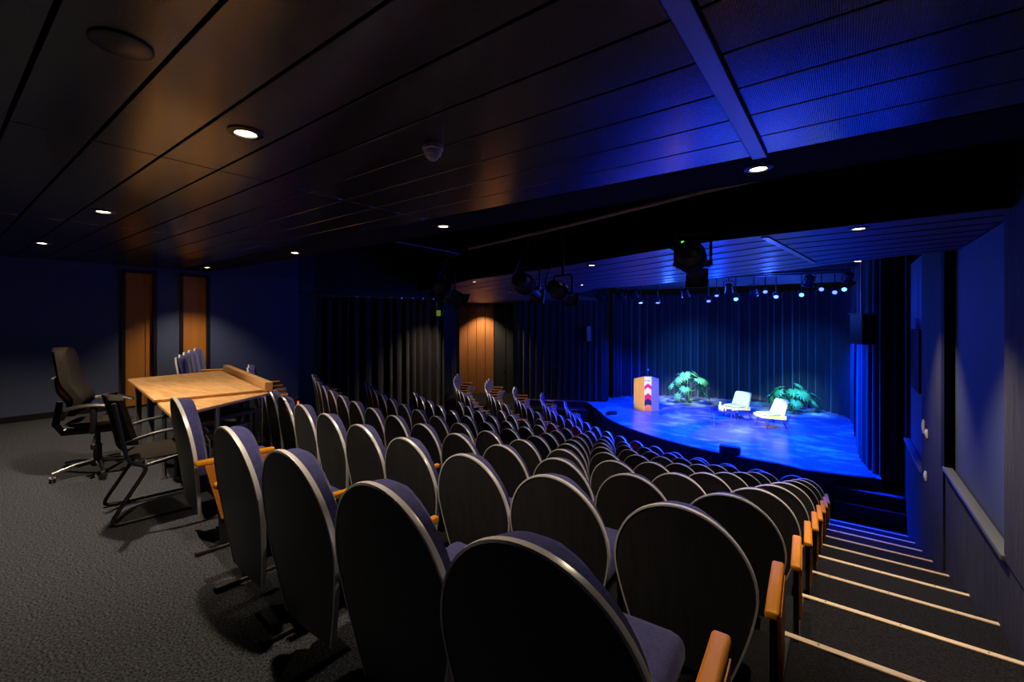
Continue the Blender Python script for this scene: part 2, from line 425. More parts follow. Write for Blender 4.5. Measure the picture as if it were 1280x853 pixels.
# ------------------------------------------------------------------ curtains
def curtain(name, path, z0, z1, mt, lab, wl=.26, amp=.055, hooks=False):
    pts = [Vector((x, y, 0)) for x, y in path]
    seg = [(b - a).length for a, b in zip(pts, pts[1:])]; L = sum(seg)
    rnd = random.Random(len(lab)); n = int(L / .03)
    # smooth path by Chaikin
    for _ in range(2):
        q = [pts[0]]
        for a, b in zip(pts, pts[1:]): q += [a * .75 + b * .25, a * .25 + b * .75]
        pts = q + [pts[-1]]
    seg = [(b - a).length for a, b in zip(pts, pts[1:])]; L = sum(seg); n = int(L / .028)
    def at(s):
        for (a, b), l in zip(zip(pts, pts[1:]), seg):
            if s <= l or (b is pts[-1]): return a + (b - a) * min(1, s / max(l, 1e-6)), (b - a).normalized()
            s -= l
    ph = 0; offs = []
    cur = wl; acur = amp
    for i in range(n + 1):
        ph += 2 * PI * (L / n) / cur
        if ph > 2 * PI: ph -= 2 * PI; cur = wl * rnd.uniform(.7, 1.4); acur = amp * rnd.uniform(.6, 1.3)
        offs.append(acur * math.sin(ph) + acur * .25 * math.sin(2 * ph + .7))
    base = []
    for i in range(n + 1):
        p, t = at(L * i / n); base.append((p, Vector((t.y, -t.x, 0)), offs[i]))
    zs = [z1, z1 - .25, z1 - 1.0, (z0 + z1) / 2, z0 + .6, z0 + .01]
    ks = [.45, .75, .95, 1.0, 1.05, 1.1]
    m = MB(); th = .012
    for sgn in (0, 1):
        rows = [[m.bm.verts.new((p + nn * (o * k + sgn * th)) + Vector((0, 0, z))) for (p, nn, o) in base] for z, k in zip(zs, ks)]
        for A, B in zip(rows, rows[1:]):
            for i in range(n):
                f = m.bm.faces.new((A[i], A[i + 1], B[i + 1], B[i])); f.smooth = True
        if sgn == 0: r0 = rows
        else:
            for q in (0, -1):
                for i in range(n): m.bm.faces.new((r0[q][i], r0[q][i + 1], rows[q][i + 1], rows[q][i]))
            for q in (0, n):
                for a in range(len(zs) - 1): m.bm.faces.new((r0[a][q], r0[a + 1][q], rows[a + 1][q], rows[a][q]))
    if not hooks:
        return tag(m.build(name, mt, merge=1e-7), lab, 'curtain')
    t = thing(name, lab, 'curtain')
    m.build('cloth', mt, t, merge=1e-7)
    a = MB(); a.tube([(p.x, p.y, z1 + .07) for p, nn, o in base[::8]], .014, 6); a.build('curtain_track', M['steel_dark'], t)
    s = 0.15
    while s < L:
        p, tt = at(s); a = MB(); a.box((p.x, p.y, z1 + .025), (.02, .02, .10)); a.build('hook', M['chrome'], t); s += .32
    return t

curtain('stage_backdrop_curtain', [(-8.0, 17.75), (-7.8, 18.6), (-6.5, 19.9), (-4.7, 20.35), (-2.7, 20.65), (-.9, 20.3), (.1, 19.3), (.30, 18.0), (.32, 16.0)], ZST, 2.62, M['curtain_back'],
        'long blue-lit pleated curtain curving around the back of the stage', wl=.30, amp=.10)
curtain('stage_wing_curtain', [(.30, 15.7), (.26, 14.6), (.32, 13.5), (.50, 12.45), (.66, 12.22), (1.0, 12.25)], ZST, 3.3, M['curtain_black'],
        'black pleated curtain with blue fold edges beside the stage steps', wl=.22, amp=.045)
curtain('stage_wing_curtain', [(-8.25, 17.75), (-7.95, 17.2), (-7.82, 16.75)], ZST, 3.3, M['curtain_black'],
        'narrow curtain leg hanging behind the lectern side of the stage', wl=.22, amp=.05)
curtain('wall_curtain', [(-11.0, 15.08), (-9.5, 15.9), (-7.9, 16.72)], ZST + .02, SOF - .01, M['curtain_brown'],
        'wide dark curtain between the grey door and the stage', wl=.24, amp=.05)
curtain('wall_curtain', [(-10.95, 6.12), (-10.75, 7.6), (-9.85, 9.5)], -1.5, 2.12, M['curtain_brown'],
        'wide brown-black curtain on hooks behind the upper rows of seats', wl=.27, amp=.06, hooks=True)
curtain('wall_curtain', [(-9.92, 9.62), (-11.9, 11.5), (-12.9, 13.3)], -1.8, SOF - .01, M['curtain_back'],
        'narrow blue-tinted curtain turning the corner toward the timber panelling', wl=.25, amp=.06)

# ------------------------------------------------------------------ theatre seats
def hw(z):
    zc = .625
    if z >= zc: return .288 * max(0, 1 - ((z - zc) / .347) ** 2) ** .5
    return .288 - .105 * ((zc - z) / .42) ** 1.4
LEAN = .135
def yb(u, z): return -.30 + (.972 - z) * LEAN + .18 * u * u
Z0, Z1 = .20, .972
def zt(t):                                    # finer towards the rounded top
    return Z0 + (Z1 - Z0) * (math.sin(t * PI / 2) ** .9 if t < 1 else 1)
def shell_pt(s, t, off):
    z = zt(t); u = (2 * s - 1) * hw(z); return Vector((u, yb(u, z) + off, z))
seat = thing('theatre_seat', '', 'theatre seat')
m = MB(); m.slab(lambda s, t: shell_pt(s, t, 0), lambda s, t: shell_pt(s, t, .016), 12, 22); P_shell = m.build('backrest_shell', M['shell'], seat)
# bright edging along the outline of the shell
outl = []
NO = 44
for i in range(NO + 1):
    a = i / NO
    if a <= .5: t = a * 2; s = 1
    else: t = (1 - a) * 2; s = 0
    z = Z0 + (Z1 - Z0) * math.sin(t * PI / 2); u = (1 if s else -1) * hw(z); outl.append(Vector((u, yb(u, z), z)))
m = MB(); rings = []
for i, p in enumerate(outl):
    a = outl[max(0, i - 1)]; b = outl[min(NO, i + 1)]
    tx, tz = b.x - a.x, b.z - a.z; l = math.hypot(tx, tz) or 1; nx, nz = tz / l, -tx / l
    rings.append([m.bm.verts.new(p + Vector((nx * q, w, nz * q))) for q, w in ((-.003, -.003), (.005, -.002), (.006, .008), (.005, .019), (-.003, .020))])
for A, B in zip(rings, rings[1:]):
    for k in range(5): m.bm.faces.new((A[k], A[(k + 1) % 5], B[(k + 1) % 5], B[k])).smooth = True
m.bm.faces.new(rings[0]); m.bm.faces.new(rings[-1][::-1])
P_rim = m.build('edge_band', M['rim'], seat)
def pad(s, t, front):
    z = .36 + (.968 - .36) * (math.sin(t * PI / 2)); k = .93; u = (2 * s - 1) * hw(z) * k
    e = 1 - abs(2 * s - 1) ** 5; e2 = 1 - max(0, 2 * t - 1) ** 6
    return Vector((u, yb(u, z) + .017 + (0 if not front else .052 + .040 * e * e2), z - .004))
m = MB(); m.slab(lambda s, t: pad(s, t, 0), lambda s, t: pad(s, t, 1), 12, 16); m.build('back_cushion', M['fabric'], seat)
m = MB(); m.box((0, .10, .425), (.45, .48, .11), Matrix.Rotation(R(4), 4, 'X'), bevel=.045, seg=3); m.build('seat_cushion', M['fabric'], seat)
m = MB(); m.box((0, .08, .345), (.42, .40, .05), Matrix.Rotation(R(4), 4, 'X'), bevel=.01, seg=1); m.build('seat_pan', M['standard'], seat)
def arm(x, parent, end=False):
    m = MB(); m.box((x, -.005 if end else .05, .585), (.050 if end else .036, .47 if end else .44, .036), bevel=.012, seg=3); m.build('armrest', M['armwood'], parent)
    m = MB(); m.extrude_x([(-.10, .03), (.02, .03), (.14, .566), (-.13, .566)], x - .014, x + .014)
    sd = m.build('standard', M['standard'], parent)
    m = MB(); m.box((x, -.02, .013), (.045, .44, .024), bevel=.006, seg=1); m.build('foot', M['standard'], sd)
def endpanel(x, parent):
    m = MB(); m.extrude_x([(-.10, .20), (.12, .20), (.18, .565), (-.19, .565)], x - .007, x + .007); m.build('end_panel', M['endwood'], parent)
arm(.3005, seat)
# variants: end seats
bpy.context.view_layer.update()
def strip_arm(p):
    for c in list(p.children):
        if c.name.split('.')[0] in ('armrest', 'standard'):
            for g in list(c.children): bpy.data.objects.remove(g)
            bpy.data.objects.remove(c)
seat_r = dup(seat, (0, 0, 0), 0); strip_arm(seat_r); arm(.335, seat_r, True); endpanel(.358, seat_r)
seat_l = dup(seat, (0, 0, 0), 0); arm(-.335, seat_l, True); endpanel(-.358, seat_l)
seat_b = dup(seat_r, (0, 0, 0), 0)
protos = {'m': seat, 'r': seat_r, 'l': seat_l}
used = set()
RED = set()
SEATS = []
ROWN = ['back row'] + ['%s row from the back' % ORD[k + 1] for k in range(1, 9)] + ['front row']
def place(k, r, phi, kind, lab, red=False, group=None):
    rr = r - .30                                     # root sits under the seat, the top of the back lies .30 behind
    x = CX - rr * math.sin(R(phi)); y = CY - rr * math.cos(R(phi)); z = -STEP * k
    fx, fy = CX - x, CY - y; rz = math.atan2(-fx, fy)
    p = protos[kind]
    if kind in used: o = dup(p, (x, y, z), rz); o.scale = (1, 1, 1)
    else: o = p; o.location = (x, y, z); o.rotation_euler = (0, 0, rz); used.add(kind)
    o['label'] = lab; o['category'] = 'theatre seat'; o['group'] = group or 'blue and black theatre seats, ' + ROWN[k]
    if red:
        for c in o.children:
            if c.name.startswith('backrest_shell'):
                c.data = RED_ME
    SEATS.append(o)
    return o
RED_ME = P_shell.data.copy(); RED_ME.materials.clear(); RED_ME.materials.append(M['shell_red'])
def cum(i): return (0, .65, 1.265, 1.88)[i] if i < 4 else 1.88 + .5985 * (i - 3)
def x0phi(r, X): return phi_x(r, X)
# rows: (first seat X, last phi of main block, (far block radius offset, first phi, last phi))
for k in range(1, 10):
    r = rowR(k); st_ = math.degrees(.603 / r)
    X0 = -.60 if k < 9 else -.84
    p0 = x0phi(r, X0)
    nmain = {1: 15, 2: 15, 3: 15, 4: 14, 5: 13, 6: 12, 7: 11, 8: 10, 9: 17}[k]
    phis = [(r, p0 + math.degrees(cum(i) / r)) for i in range(nmain)]
    far = {5: (12.36, 32.0, 9), 6: (11.30, 31.8, 10), 7: (10.30, 32.2, 9), 8: (9.28, 32.4, 9)}.get(k)
    if far:
        s2 = math.degrees(.602 / far[0]); phis += [(far[0], far[1] + s2 * i) for i in range(far[2])]
    if k == 9: phis = [(8.36 if q > 15 else r, q) for r, q in phis]
    for i, (rr, q) in enumerate(phis):
        kind = 'r' if i == 0 else ('l' if i == len(phis) - 1 or (far and i == nmain - 1) else 'm')
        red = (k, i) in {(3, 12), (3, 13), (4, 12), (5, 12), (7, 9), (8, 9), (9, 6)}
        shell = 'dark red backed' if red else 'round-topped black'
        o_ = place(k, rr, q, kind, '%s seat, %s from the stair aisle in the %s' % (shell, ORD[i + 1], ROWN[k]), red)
        if i < 3: o_.scale = ((1.075, 1.045, 1.025)[i], 1, 1)
# upper level
p0 = x0phi(rowR(0), -.62); s0 = math.degrees(.602 / rowR(0))
for i in range(4):
    _o = place(0, rowR(0) + (.07 if i == 0 else .03), p0 + s0 * i + (.10 if i == 3 else 0), 'r' if i == 0 else ('l' if i == 3 else 'm'), 'large black-backed seat at the upper floor edge, %s from the stair aisle' % ORD[i + 1])
    if i == 0: _o.scale = (1.06, 1, 1)
place(0, rowR(0), 6.70, 'r', 'lone seat with an orange side panel in front of the visitor chair')
for i in range(5):
    _o = place(0, 18.08, 19.5 + 1.80 * i, 'm', 'lilac-lit seat behind the desk, %s counted from the wall with orange doors' % ORD[5 - i]); _o.scale = (.94, 1, 1)
for o in (seat_b,):
    for c in list(o.children):
        for g in list(c.children): bpy.data.objects.remove(g)
        bpy.data.objects.remove(c)
    bpy.data.objects.remove(o)

# little red aisle light at the end of an upper row
t = thing('aisle_light', 'small red aisle light on a post behind the upper rows near the curtain', 'light', (-7.50, 3.86, -STEP), R(25))
m = MB(); m.box((0, 0, .24), (.05, .05, .48), bevel=.008); m.build('post', M['standard'], t)
m = MB(); m.box((.028, -.01, .36), (.012, .03, .10), bevel=.003); m.build('lamp', M['red_led'], t)

# ------------------------------------------------------------------ control desk
t = thing('control_desk', 'large wooden control desk with a raised back ledge behind the seats', 'desk', (-5.9, 1.85, 0))
def rel(poly): return [(x + 5.9, y - 1.85) for x, y in poly]
def quadslab(poly, z0, z1, name, mats, par):
    m = MB(); m.prism(poly, z0, z1, top=0, side=1)
    es = [e for e in m.bm.edges if len(e.link_faces) == 2 and abs(e.verts[0].co.z - e.verts[1].co.z) < 1e-6]
    bmesh.ops.bevel(m.bm, geom=es, offset=.004, segments=1, affect='EDGES')
    return m.build(name, mats, par)
quadslab(rel([(-6.95, 1.50), (-4.95, 1.25), (-4.78, 2.11), (-7.07, 2.56)]), .762, .79, 'desktop', [M['desk'], M['desk_edge']], t)
quadslab(rel([(-7.07, 2.575), (-4.78, 2.125), (-4.75, 2.19), (-7.07, 2.65)]), .764, .862, 'back_ledge', [M['desk'], M['desk_edge']], t)
for x, y in ((-6.85, 1.58), (-5.85, 1.45), (-5.30, 2.16), (-6.95, 2.48)):
    m = MB(); m.box((x + 5.9, y - 1.85, .38), (.05, .05, .764)); m.build('leg', M['greyplastic'], t)
m = MB(); m.box((-.55, .60, .50), (.95, .02, .5), Matrix.Rotation(R(-11), 4, 'Z')); m.build('modesty_panel', M['plastic'], t)
t = thing('desk_extension', 'lower wooden board set against the control desk', 'table')
quadslab([(-5.20, 1.31), (-4.20, 1.17), (-4.72, 2.15), (-5.20, 2.18)], .732, .759, 'board', [M['desk'], M['desk_edge']], t)
for x, y in ((-4.47, 1.58), (-4.80, 2.10), (-5.15, 1.38)):
    m = MB(); m.lathe([(.03, 0), (.03, .012), (.019, .014), (.019, .732)], (x, y, 0), 12); m.build('leg', M['chrome'], t)
# equipment under the boards
t = thing('equipment_rack', 'open black equipment rack with cables under the desk boards', 'rack', (-4.86, 1.72, 0), R(20))
for x in (-.25, .25):
    for y in (-.2, .2):
        m = MB(); m.box((x, y, .31), (.035, .035, .62)); m.build('post', M['plastic'], t)
m = MB(); m.box((0, 0, .02), (.54, .44, .04)); m.build('base', M['plastic'], t)
m = MB(); m.box((0, 0, .605), (.54, .44, .03)); m.build('top', M['plastic'], t)
for z in (.14, .30, .45):
    m = MB(); m.box((0, -.02, z), (.46, .36, .085), bevel=.005); m.mi = 1
    for q in range(5): m.lathe([(.008, 0), (.008, .012)], (-.18 + q * .09, -.2, z), 8, Matrix.Rotation(R(90), 4, 'X'))
    m.build('device', [M['steel_dark'], M['chrome']], t)
rnd = random.Random(3)
for q in range(6):
    x = rnd.uniform(-.2, .2); pts = [(x, -.24, .55)]
    for w in range(6): pts.append((x + rnd.uniform(-.06, .06) + .02 * w, -.26 + rnd.uniform(-.02, .02), .5 - w * .085))
    m = MB(); m.tube(pts, .006, 6); m.build('cable', M['greyplastic'], t)
t = thing('flight_case', 'low black metal-edged case on the floor beside the equipment rack', 'case', (-4.35, 2.0 - .03, -STEP + .0), R(12))
t.location = (-4.62, 1.62, 0)
t.location = (-3.92, 1.72, 0)
m = MB(); m.box((0, 0, .11), (.42, .46, .22), bevel=.008); m.build('body', M['plastic'], t)
m = MB()
for x in (-.21, .21):
    m.box((x, 0, .22), (.018, .47, .018))
for y in (-.23, .23): m.box((0, y, .22), (.43, .018, .018))
m.build('edging', M['chrome'], t)

# ------------------------------------------------------------------ office chair
t = thing('office_chair', 'tall dark office swivel chair with armrests beside the control desk', 'office chair', (-5.93, 1.05, 0), R(-21))
m = MB(); m.lathe([(.05, .07), (.05, .13), (.034, .135), (.034, .28), (.022, .285), (.022, .42)], (0, 0, 0), 16); m.build('gas_column', M['plastic'], t)
m = MB()
for i in range(5):
    a = 2 * PI * i / 5 + .3; p = Vector((math.cos(a), math.sin(a), 0))
    m.tube([(p.x * .03, p.y * .03, .115), (p.x * .18, p.y * .18, .105), (p.x * .34, p.y * .34, .075)], [.026, .022, .016], 8)
m.build('star_base', M['chrome'], t)
for i in range(5):
    a = 2 * PI * i / 5 + .3; p = Vector((math.cos(a), math.sin(a), 0)) * .335
    w = MB(); ax = Matrix.Rotation(a + 1.2, 4, 'Z') @ Matrix.Rotation(R(90), 4, 'X')
    w.lathe([(.012, -.024), (.029, -.022), (.029, -.005), (.012, -.004), (.012, .004), (.029, .005), (.029, .022), (.012, .024)], (p.x, p.y, .031), 14, ax); w.build('castor', M['plastic'], t)
m = MB(); m.box((0, .0, .43), (.22, .28, .05), bevel=.01); m.tube([(.1, .02, .42), (.26, .03, .40), (.30, .03, .33)], .009, 6); m.lathe([(.01, -.03), (.022, -.02), (.022, .02), (.01, .03)], (.30, .03, .315), 10); m.build('mechanism', M['plastic'], t)
m = MB()
def seatpad(s, tt, top):
    x = (2 * s - 1); y = 2 * tt - 1; k = (abs(x) ** 4 + abs(y) ** 4) ** .25
    q = max(1e-6, max(abs(x), abs(y))); sc = q / max(k, 1e-6)
    ed = max(0, 1 - max(abs(x), abs(y)) ** 6)
    z = .505 + (.028 * ed if top else -.035 * ed) + .012 * y * y - (.03 * max(0, y) ** 3)
    return Vector((x * sc * .25, y * sc * .24 + .03, z))
m.slab(lambda s, q: seatpad(s, q, 0), lambda s, q: seatpad(s, q, 1), 14, 14); m.build('seat', M['officefab'], t)
def backpt(s, q, front):
    z = .60 + q * .64; u = 2 * s - 1
    w = .17 + .07 * math.sin(min(1, q * 1.25) * PI) ** .8 if q < .6 else .17 + .07 * math.sin(.75 * PI) ** .8 + (.6 - q) * .16
    w = .25 - .07 * max(0, q - .45) - .05 * max(0, .25 - q) * 4 * .4
    if q > .86: w *= math.sqrt(max(0, 1 - ((q - .86) / .14) ** 2)) * .75 + .25
    if q < .12: w *= .8 + .2 * q / .12
    cy = -.25 + .085 * math.exp(-((q - .22) / .18) ** 2) - .10 * max(0, q - .35) ** 1.2
    ed = 1 - abs(u) ** 4
    return Vector((u * w, cy + .06 * u * u + (.04 + .05 * ed if front else -.015), z))
m = MB(); m.slab(lambda s, q: backpt(s, q, 0), lambda s, q: backpt(s, q, 1), 12, 20); m.build('backrest', M['officefab'], t)
m = MB(); m.slab(lambda s, q: backpt(.12 + .76 * s, .03 + .62 * q, 0) + Vector((0, -.03, -.06)), lambda s, q: backpt(.12 + .76 * s, .03 + .62 * q, 0) + Vector((0, -.006, -.06)), 8, 10); m.build('back_shell', M['plastic'], t)
m = MB(); m.tube([(0, -.06, .42), (0, -.25, .42), (0, -.30, .50), (0, -.27, .72)], [.035, .035, .03, .025], 8); m.build('back_bar', M['plastic'], t)
for sx in (-1, 1):
    m = MB(); m.tube([(sx * .16, .02, .44), (sx * .29, .02, .45), (sx * .305, .03, .56), (sx * .305, .03, .69)], [.02, .022, .024, .026], 8)
    m.build('arm_post', M['plastic'], t)
    m = MB()
    def ap(s, q, top):
        y = -.17 + .40 * q; x = sx * (.285 + .01 * math.sin(q * PI)) + (2 * s - 1) * .04
        return Vector((x, y, .70 - .06 * (q - .45) ** 2 * 4 * .6 + (.024 * (1 - abs(2 * s - 1) ** 3) if top else -.008)))
    m.slab(lambda s, q: ap(s, q, 0), lambda s, q: ap(s, q, 1), 6, 10); m.build('armrest', M['plastic'], t)

# ------------------------------------------------------------------ cantilever visitor chair
t = thing('visitor_chair', 'black cantilever visitor chair with tubular runners beside the lone seat', 'chair', (-4.46, 1.16, 0), R(-6))
m = MB(); r = .014
Xw = .26
def fil(pts, rr=.06, n=4):
    out = [Vector(pts[0])]
    for a, b, c in zip(pts, pts[1:], pts[2:]):
        a, b, c = Vector(a), Vector(b), Vector(c); d1 = (a - b).normalized(); d2 = (c - b).normalized(); q = min(rr, (a - b).length * .45, (c - b).length * .45)
        for i in range(n + 1):
            s = i / n; out.append((b + d1 * q) * (1 - s) ** 2 + b * 2 * s * (1 - s) + (b + d2 * q) * s ** 2)
    return out + [Vector(pts[-1])]
path = [(-Xw, -.24, .62), (-Xw, -.20, .44), (-Xw, .20, .42), (-Xw, .31, .40), (-Xw, .34, .02), (-Xw, -.28, .014), (Xw, -.28, .014), (Xw, .34, .02), (Xw, .31, .40), (Xw, .20, .42), (Xw, -.20, .44), (Xw, -.24, .62)]
path = [(-Xw, -.30, .90), (-Xw, -.22, .45), (-Xw, -.10, .40), (-Xw, -.33, .015), (-Xw, .36, .015), (Xw, .36, .015), (Xw, -.33, .015), (Xw, -.10, .40), (Xw, -.22, .45), (Xw, -.30, .90)]
m.tube(fil(path, .07), r, 10); m.tube([(-Xw, -.11, .41), (-Xw + .02, .18, .45)], r, 8); m.tube([(Xw, -.11, .41), (Xw - .02, .18, .45)], r, 8)
m.build('tube_frame', M['plastic'], t)
m = MB()
def vs(s, q, top):
    x = 2 * s - 1; y = 2 * q - 1; k = max(1e-6, (abs(x) ** 3.4 + abs(y) ** 3.4) ** (1 / 3.4)); sc = max(abs(x), abs(y)) / k; ed = max(0, 1 - max(abs(x), abs(y)) ** 5)
    return Vector((x * sc * .245, y * sc * .235 + .03, .455 + (.035 * ed if top else -.03 * ed) + .02 * max(0, y)))
m.slab(lambda s, q: vs(s, q, 0), lambda s, q: vs(s, q, 1), 14, 14); m.build('seat', M['officefab'], t)
m = MB()
def vb(s, q, front):
    u = 2 * s - 1; z = .54 + .40 * q; w = .225 * (1 - .12 * q); v = 2 * q - 1
    w *= (1 - abs(v) ** 5) ** .3 * .55 + .45
    return Vector((u * w, -.235 - .10 * q + .07 * u * u + ((.022 + .03 * (1 - abs(u) ** 3) * (1 - abs(v) ** 4)) if front else -.012), z))
m.slab(lambda s, q: vb(s, q, 0), lambda s, q: vb(s, q, 1), 12, 12); m.build('backrest', M['officefab'], t)
for sx in (-1, 1):
    m = MB(); m.tube(fil([(sx * Xw, -.245, .60), (sx * (Xw + .035), -.05, .655), (sx * (Xw + .035), .20, .67), (sx * (Xw + .02), .27, .60), (sx * Xw, .16, .44)], .06), .012, 8); m.build('arm', M['plastic'], t)

# ------------------------------------------------------------------ things on the stage
# lectern
t = thing('lectern', 'wooden lectern with two angled sides and a banner on its front edge', 'lectern', (-5.85, 16.2, ZST))
L0, F1, F2, R0 = Vector((-6.32, 15.97)), Vector((-5.89, 15.88)), Vector((-5.67, 16.04)), Vector((-5.54, 16.44))
o = Vector((-5.85, 16.2))
H = 1.27
def lp(v): return (v.x - o.x, v.y - o.y)
def panel(a, b, name, mt, th=.03, h0=.0, h1=H, tilt=.0):
    d = (b - a).normalized(); nn = Vector((-d.y, d.x)) * th
    m = MB(); m.prism([lp(a), lp(b), lp(b + nn), lp(a + nn)], h0, h1)
    for v in m.bm.verts:
        if v.co.z > .5: v.co.z -= tilt * ((v.co.xy - Vector(lp(F1 if tilt and a is L0 else F2))).length / .5 if tilt else 0)
    return m.build(name, mt, t)
panel(L0, F1, 'side_panel', M['oak'], tilt=.13)
panel(F2, R0, 'side_panel', M['oak_shade'], tilt=.13)
pb = panel(F1, F2, 'front_panel', M['oak'])
m = MB(); m.prism([lp(L0 + Vector((.02, .03))), lp(F1 + Vector((0, .04))), lp(F2 + Vector((-.03, .03))), lp(R0 + Vector((-.04, 0))), lp(R0 + Vector((-.35, .30))), lp(L0 + Vector((.18, .42)))], H - .26, H - .23); m.build('reading_top', M['oak'], t)
m = MB(); m.prism([lp(L0 + Vector((.02, .03))), lp(F1 + Vector((0, .04))), lp(F2 + Vector((-.03, .03))), lp(R0 + Vector((-.04, 0))), lp(R0 + Vector((-.35, .30))), lp(L0 + Vector((.18, .42)))], .0, .05); m.build('base', M['oak_shade'], t)
# banner
d = (F2 - F1); bl = d.length; ux = Vector((d.x, d.y, 0)) / bl; out = Vector((ux.y, -ux.x, 0))
b0 = Vector((F1.x - o.x, F1.y - o.y, 0)) + out * .012
def bpoly(pts, off): return [b0 + ux * (bl * (.03 + .94 * a)) + Vector((0, 0, z)) + out * off for a, z in pts]
m = MB(); f = [(0, .02), (1, .02), (1, H - .01), (0, H - .01)]
A = bpoly(f, 0); B = bpoly(f, -.010)
m.face(A)
for i in range(4): m.face([A[i], A[(i + 1) % 4], B[(i + 1) % 4], B[i]])
m.face(B[::-1])
bn = m.build('banner', M['b_white'], t)
def chev(zb, h, mt, name):
    m = MB(); dz = .10
    A = bpoly([(0, zb), (.5, zb + dz), (1, zb), (1, zb + h), (.5, zb + h + dz), (0, zb + h)], .002)
    m.face(A[:2] + A[4:]) ; m.face(A[1:5]); m.build(name, mt, bn)
chev(.78, .14, M['b_red'], 'red_chevron')
chev(.37, .20, M['b_red'], 'red_chevron')
m = MB(); m.face(bpoly([(0, .17), (1, .17), (1, .37), (.5, .47), (0, .37)], .002)); m.build('navy_band', M['b_black'], bn)
m = MB(); m.face(bpoly([(0, .02), (1, .02), (1, .17)] + [(.5 + .5 * math.cos(PI * q / 10), .17 + .07 * math.sin(PI * q / 10)) for q in range(1, 10)] + [(0, .17)], .003)); m.build('orange_dome', M['b_orange'], bn)
m = MB()
for a0, a1, za, zb_ in ((.10, .17, 1.10, 1.15), (.17, .22, 1.135, 1.15), (.17, .21, 1.118, 1.128), (.40, .50, 1.10, 1.135), (.54, .64, 1.10, 1.135), (.68, .78, 1.10, 1.135)):
    m.face(bpoly([(a0, za), (a1, za), (a1, zb_), (a0, zb_)], .002))
m.build('lettering', M['b_black'], bn)
t2 = thing('microphone', 'thin gooseneck microphone standing on the lectern', 'microphone', (-5.83, 16.12, ZST + H - .23))
m = MB(); m.lathe([(.03, 0), (.03, .012), (.010, .02), (.008, .42)], (0, 0, 0), 10); m.build('gooseneck', M['chrome'], t2)
m = MB(); m.lathe([(.004, .41), (.018, .425), (.018, .49), (.006, .505)], (0, 0, 0), 10); m.build('capsule', M['white'], t2)

# lounge chairs
def lounge(loc, face, lab, backmat):
    t = thing('lounge_chair', lab, 'lounge chair', (*loc, ZST), math.atan2(-face[0], face[1]), 'pale lounge chairs on the stage')
    W = .31
    def body(s, q, top):
        x = 2 * s - 1; y = 2 * q - 1; w = W * (1 - .06 * (1 - q)); e = 1 - abs(x) ** 6
        return Vector((x * w, .34 - .66 * (1 - q) if False else -.32 + .68 * q, (.40 if top else .24 + .08 * q + .03 * abs(x) ** 3)))
    m = MB(); m.slab(lambda s, q: body(s, q, 0), lambda s, q: body(s, q, 1), 8, 8)
    bmesh.ops.bevel(m.bm, geom=[e for e in m.bm.edges if e.calc_face_angle(0) > 1.0], offset=.03, segments=3, affect='EDGES')
    for f in m.bm.faces: f.smooth = True
    m.build('seat_base', M['cream'], t)
    m = MB()
    def cush(s, q, top):
        x = 2 * s - 1; y = 2 * q - 1; k = max(1e-6, (abs(x) ** 5 + abs(y) ** 5) ** .2); sc = max(abs(x), abs(y)) / k; ed = max(0, 1 - max(abs(x), abs(y)) ** 4)
        return Vector((x * sc * .30, y * sc * .28 + .09, .435 + (.035 * ed if top else -.04 * ed)))
    m.slab(lambda s, q: cush(s, q, 0), lambda s, q: cush(s, q, 1), 12, 12); m.build('seat_cushion', M['cream'], t)
    m = MB()
    def bk(s, q, front):
        u = 2 * s - 1; z = .36 + .50 * q; w = W * (1.0 - .10 * q)
        if q > .9: w *= 1 - .10 * ((q - .9) / .1) ** 2
        return Vector((u * w, -.22 - .20 * q + .05 * u * u + ((.03 + .04 * (1 - abs(u) ** 4) * (1 - abs(2 * q - 1) ** 6)) if front else -.04), z))
    m.slab(lambda s, q: bk(s, q, 0), lambda s, q: bk(s, q, 1), 10, 12); bk_o = m.build('backrest', M[backmat], t)
    for bx in (-.12, 0, .12):
        a = MB(); p = bk((bx / W + 1) / 2, .58, 1); a.lathe([(.012, -.004), (.016, 0), (.010, .006)], (p.x, p.y, p.z), 10, Matrix.Rotation(R(-90), 4, 'X')); a.build('button', M[backmat], bk_o)
    for sx in (-1, 1):
        for (y0, y1) in ((.24, .30), (-.22, -.33)):
            a = MB(); a.tube([(sx * .22, y0, .28), (sx * .29, y1, .0)], [.022, .011], 8); a.build('leg', M['darkwood'], t)
    return t
lounge((-2.98, 16.70), (-.45, -.89), 'pale green lounge chair directly behind the little glass-laden side table', 'creamback')
lounge((-1.87, 15.90), (-.76, -.65), 'cream lounge chair in front of the spreading potted plant', 'cream')
# side table and glassware
t = thing('side_table', 'low side table with a dark blue top and thin legs on the stage', 'side table', (-3.13, 15.35, ZST), R(25))
m = MB(); m.box((0, 0, .455), (.66, .42, .018), bevel=.006); m.build('table_top', M['tabletop'], t)
for sx in (-1, 1):
    m = MB(); m.tube(fil([(sx * .30, -.18, .45), (sx * .30, -.18, .008), (sx * .30, .18, .008), (sx * .30, .18, .45)], .02), .007, 8); m.build('leg_frame', M['chrome'], t)
m = MB(); m.tube([(-.30, .18, .05), (.30, .18, .05)], .006, 6); m.build('cross_bar', M['chrome'], t)
tz = ZST + .464
m = MB(); m.lathe([(.045, 0), (.055, .02), (.055, .12), (.030, .17), (.028, .22), (.036, .24), (.033, .24), (.026, .215), (.028, .165), (.05, .12), (.05, .02), (.001, .012)], (-3.22, 15.42, tz), 16, cap=False)
tag(m.build('carafe', M['water']), 'clear water carafe on the low side table', 'carafe')
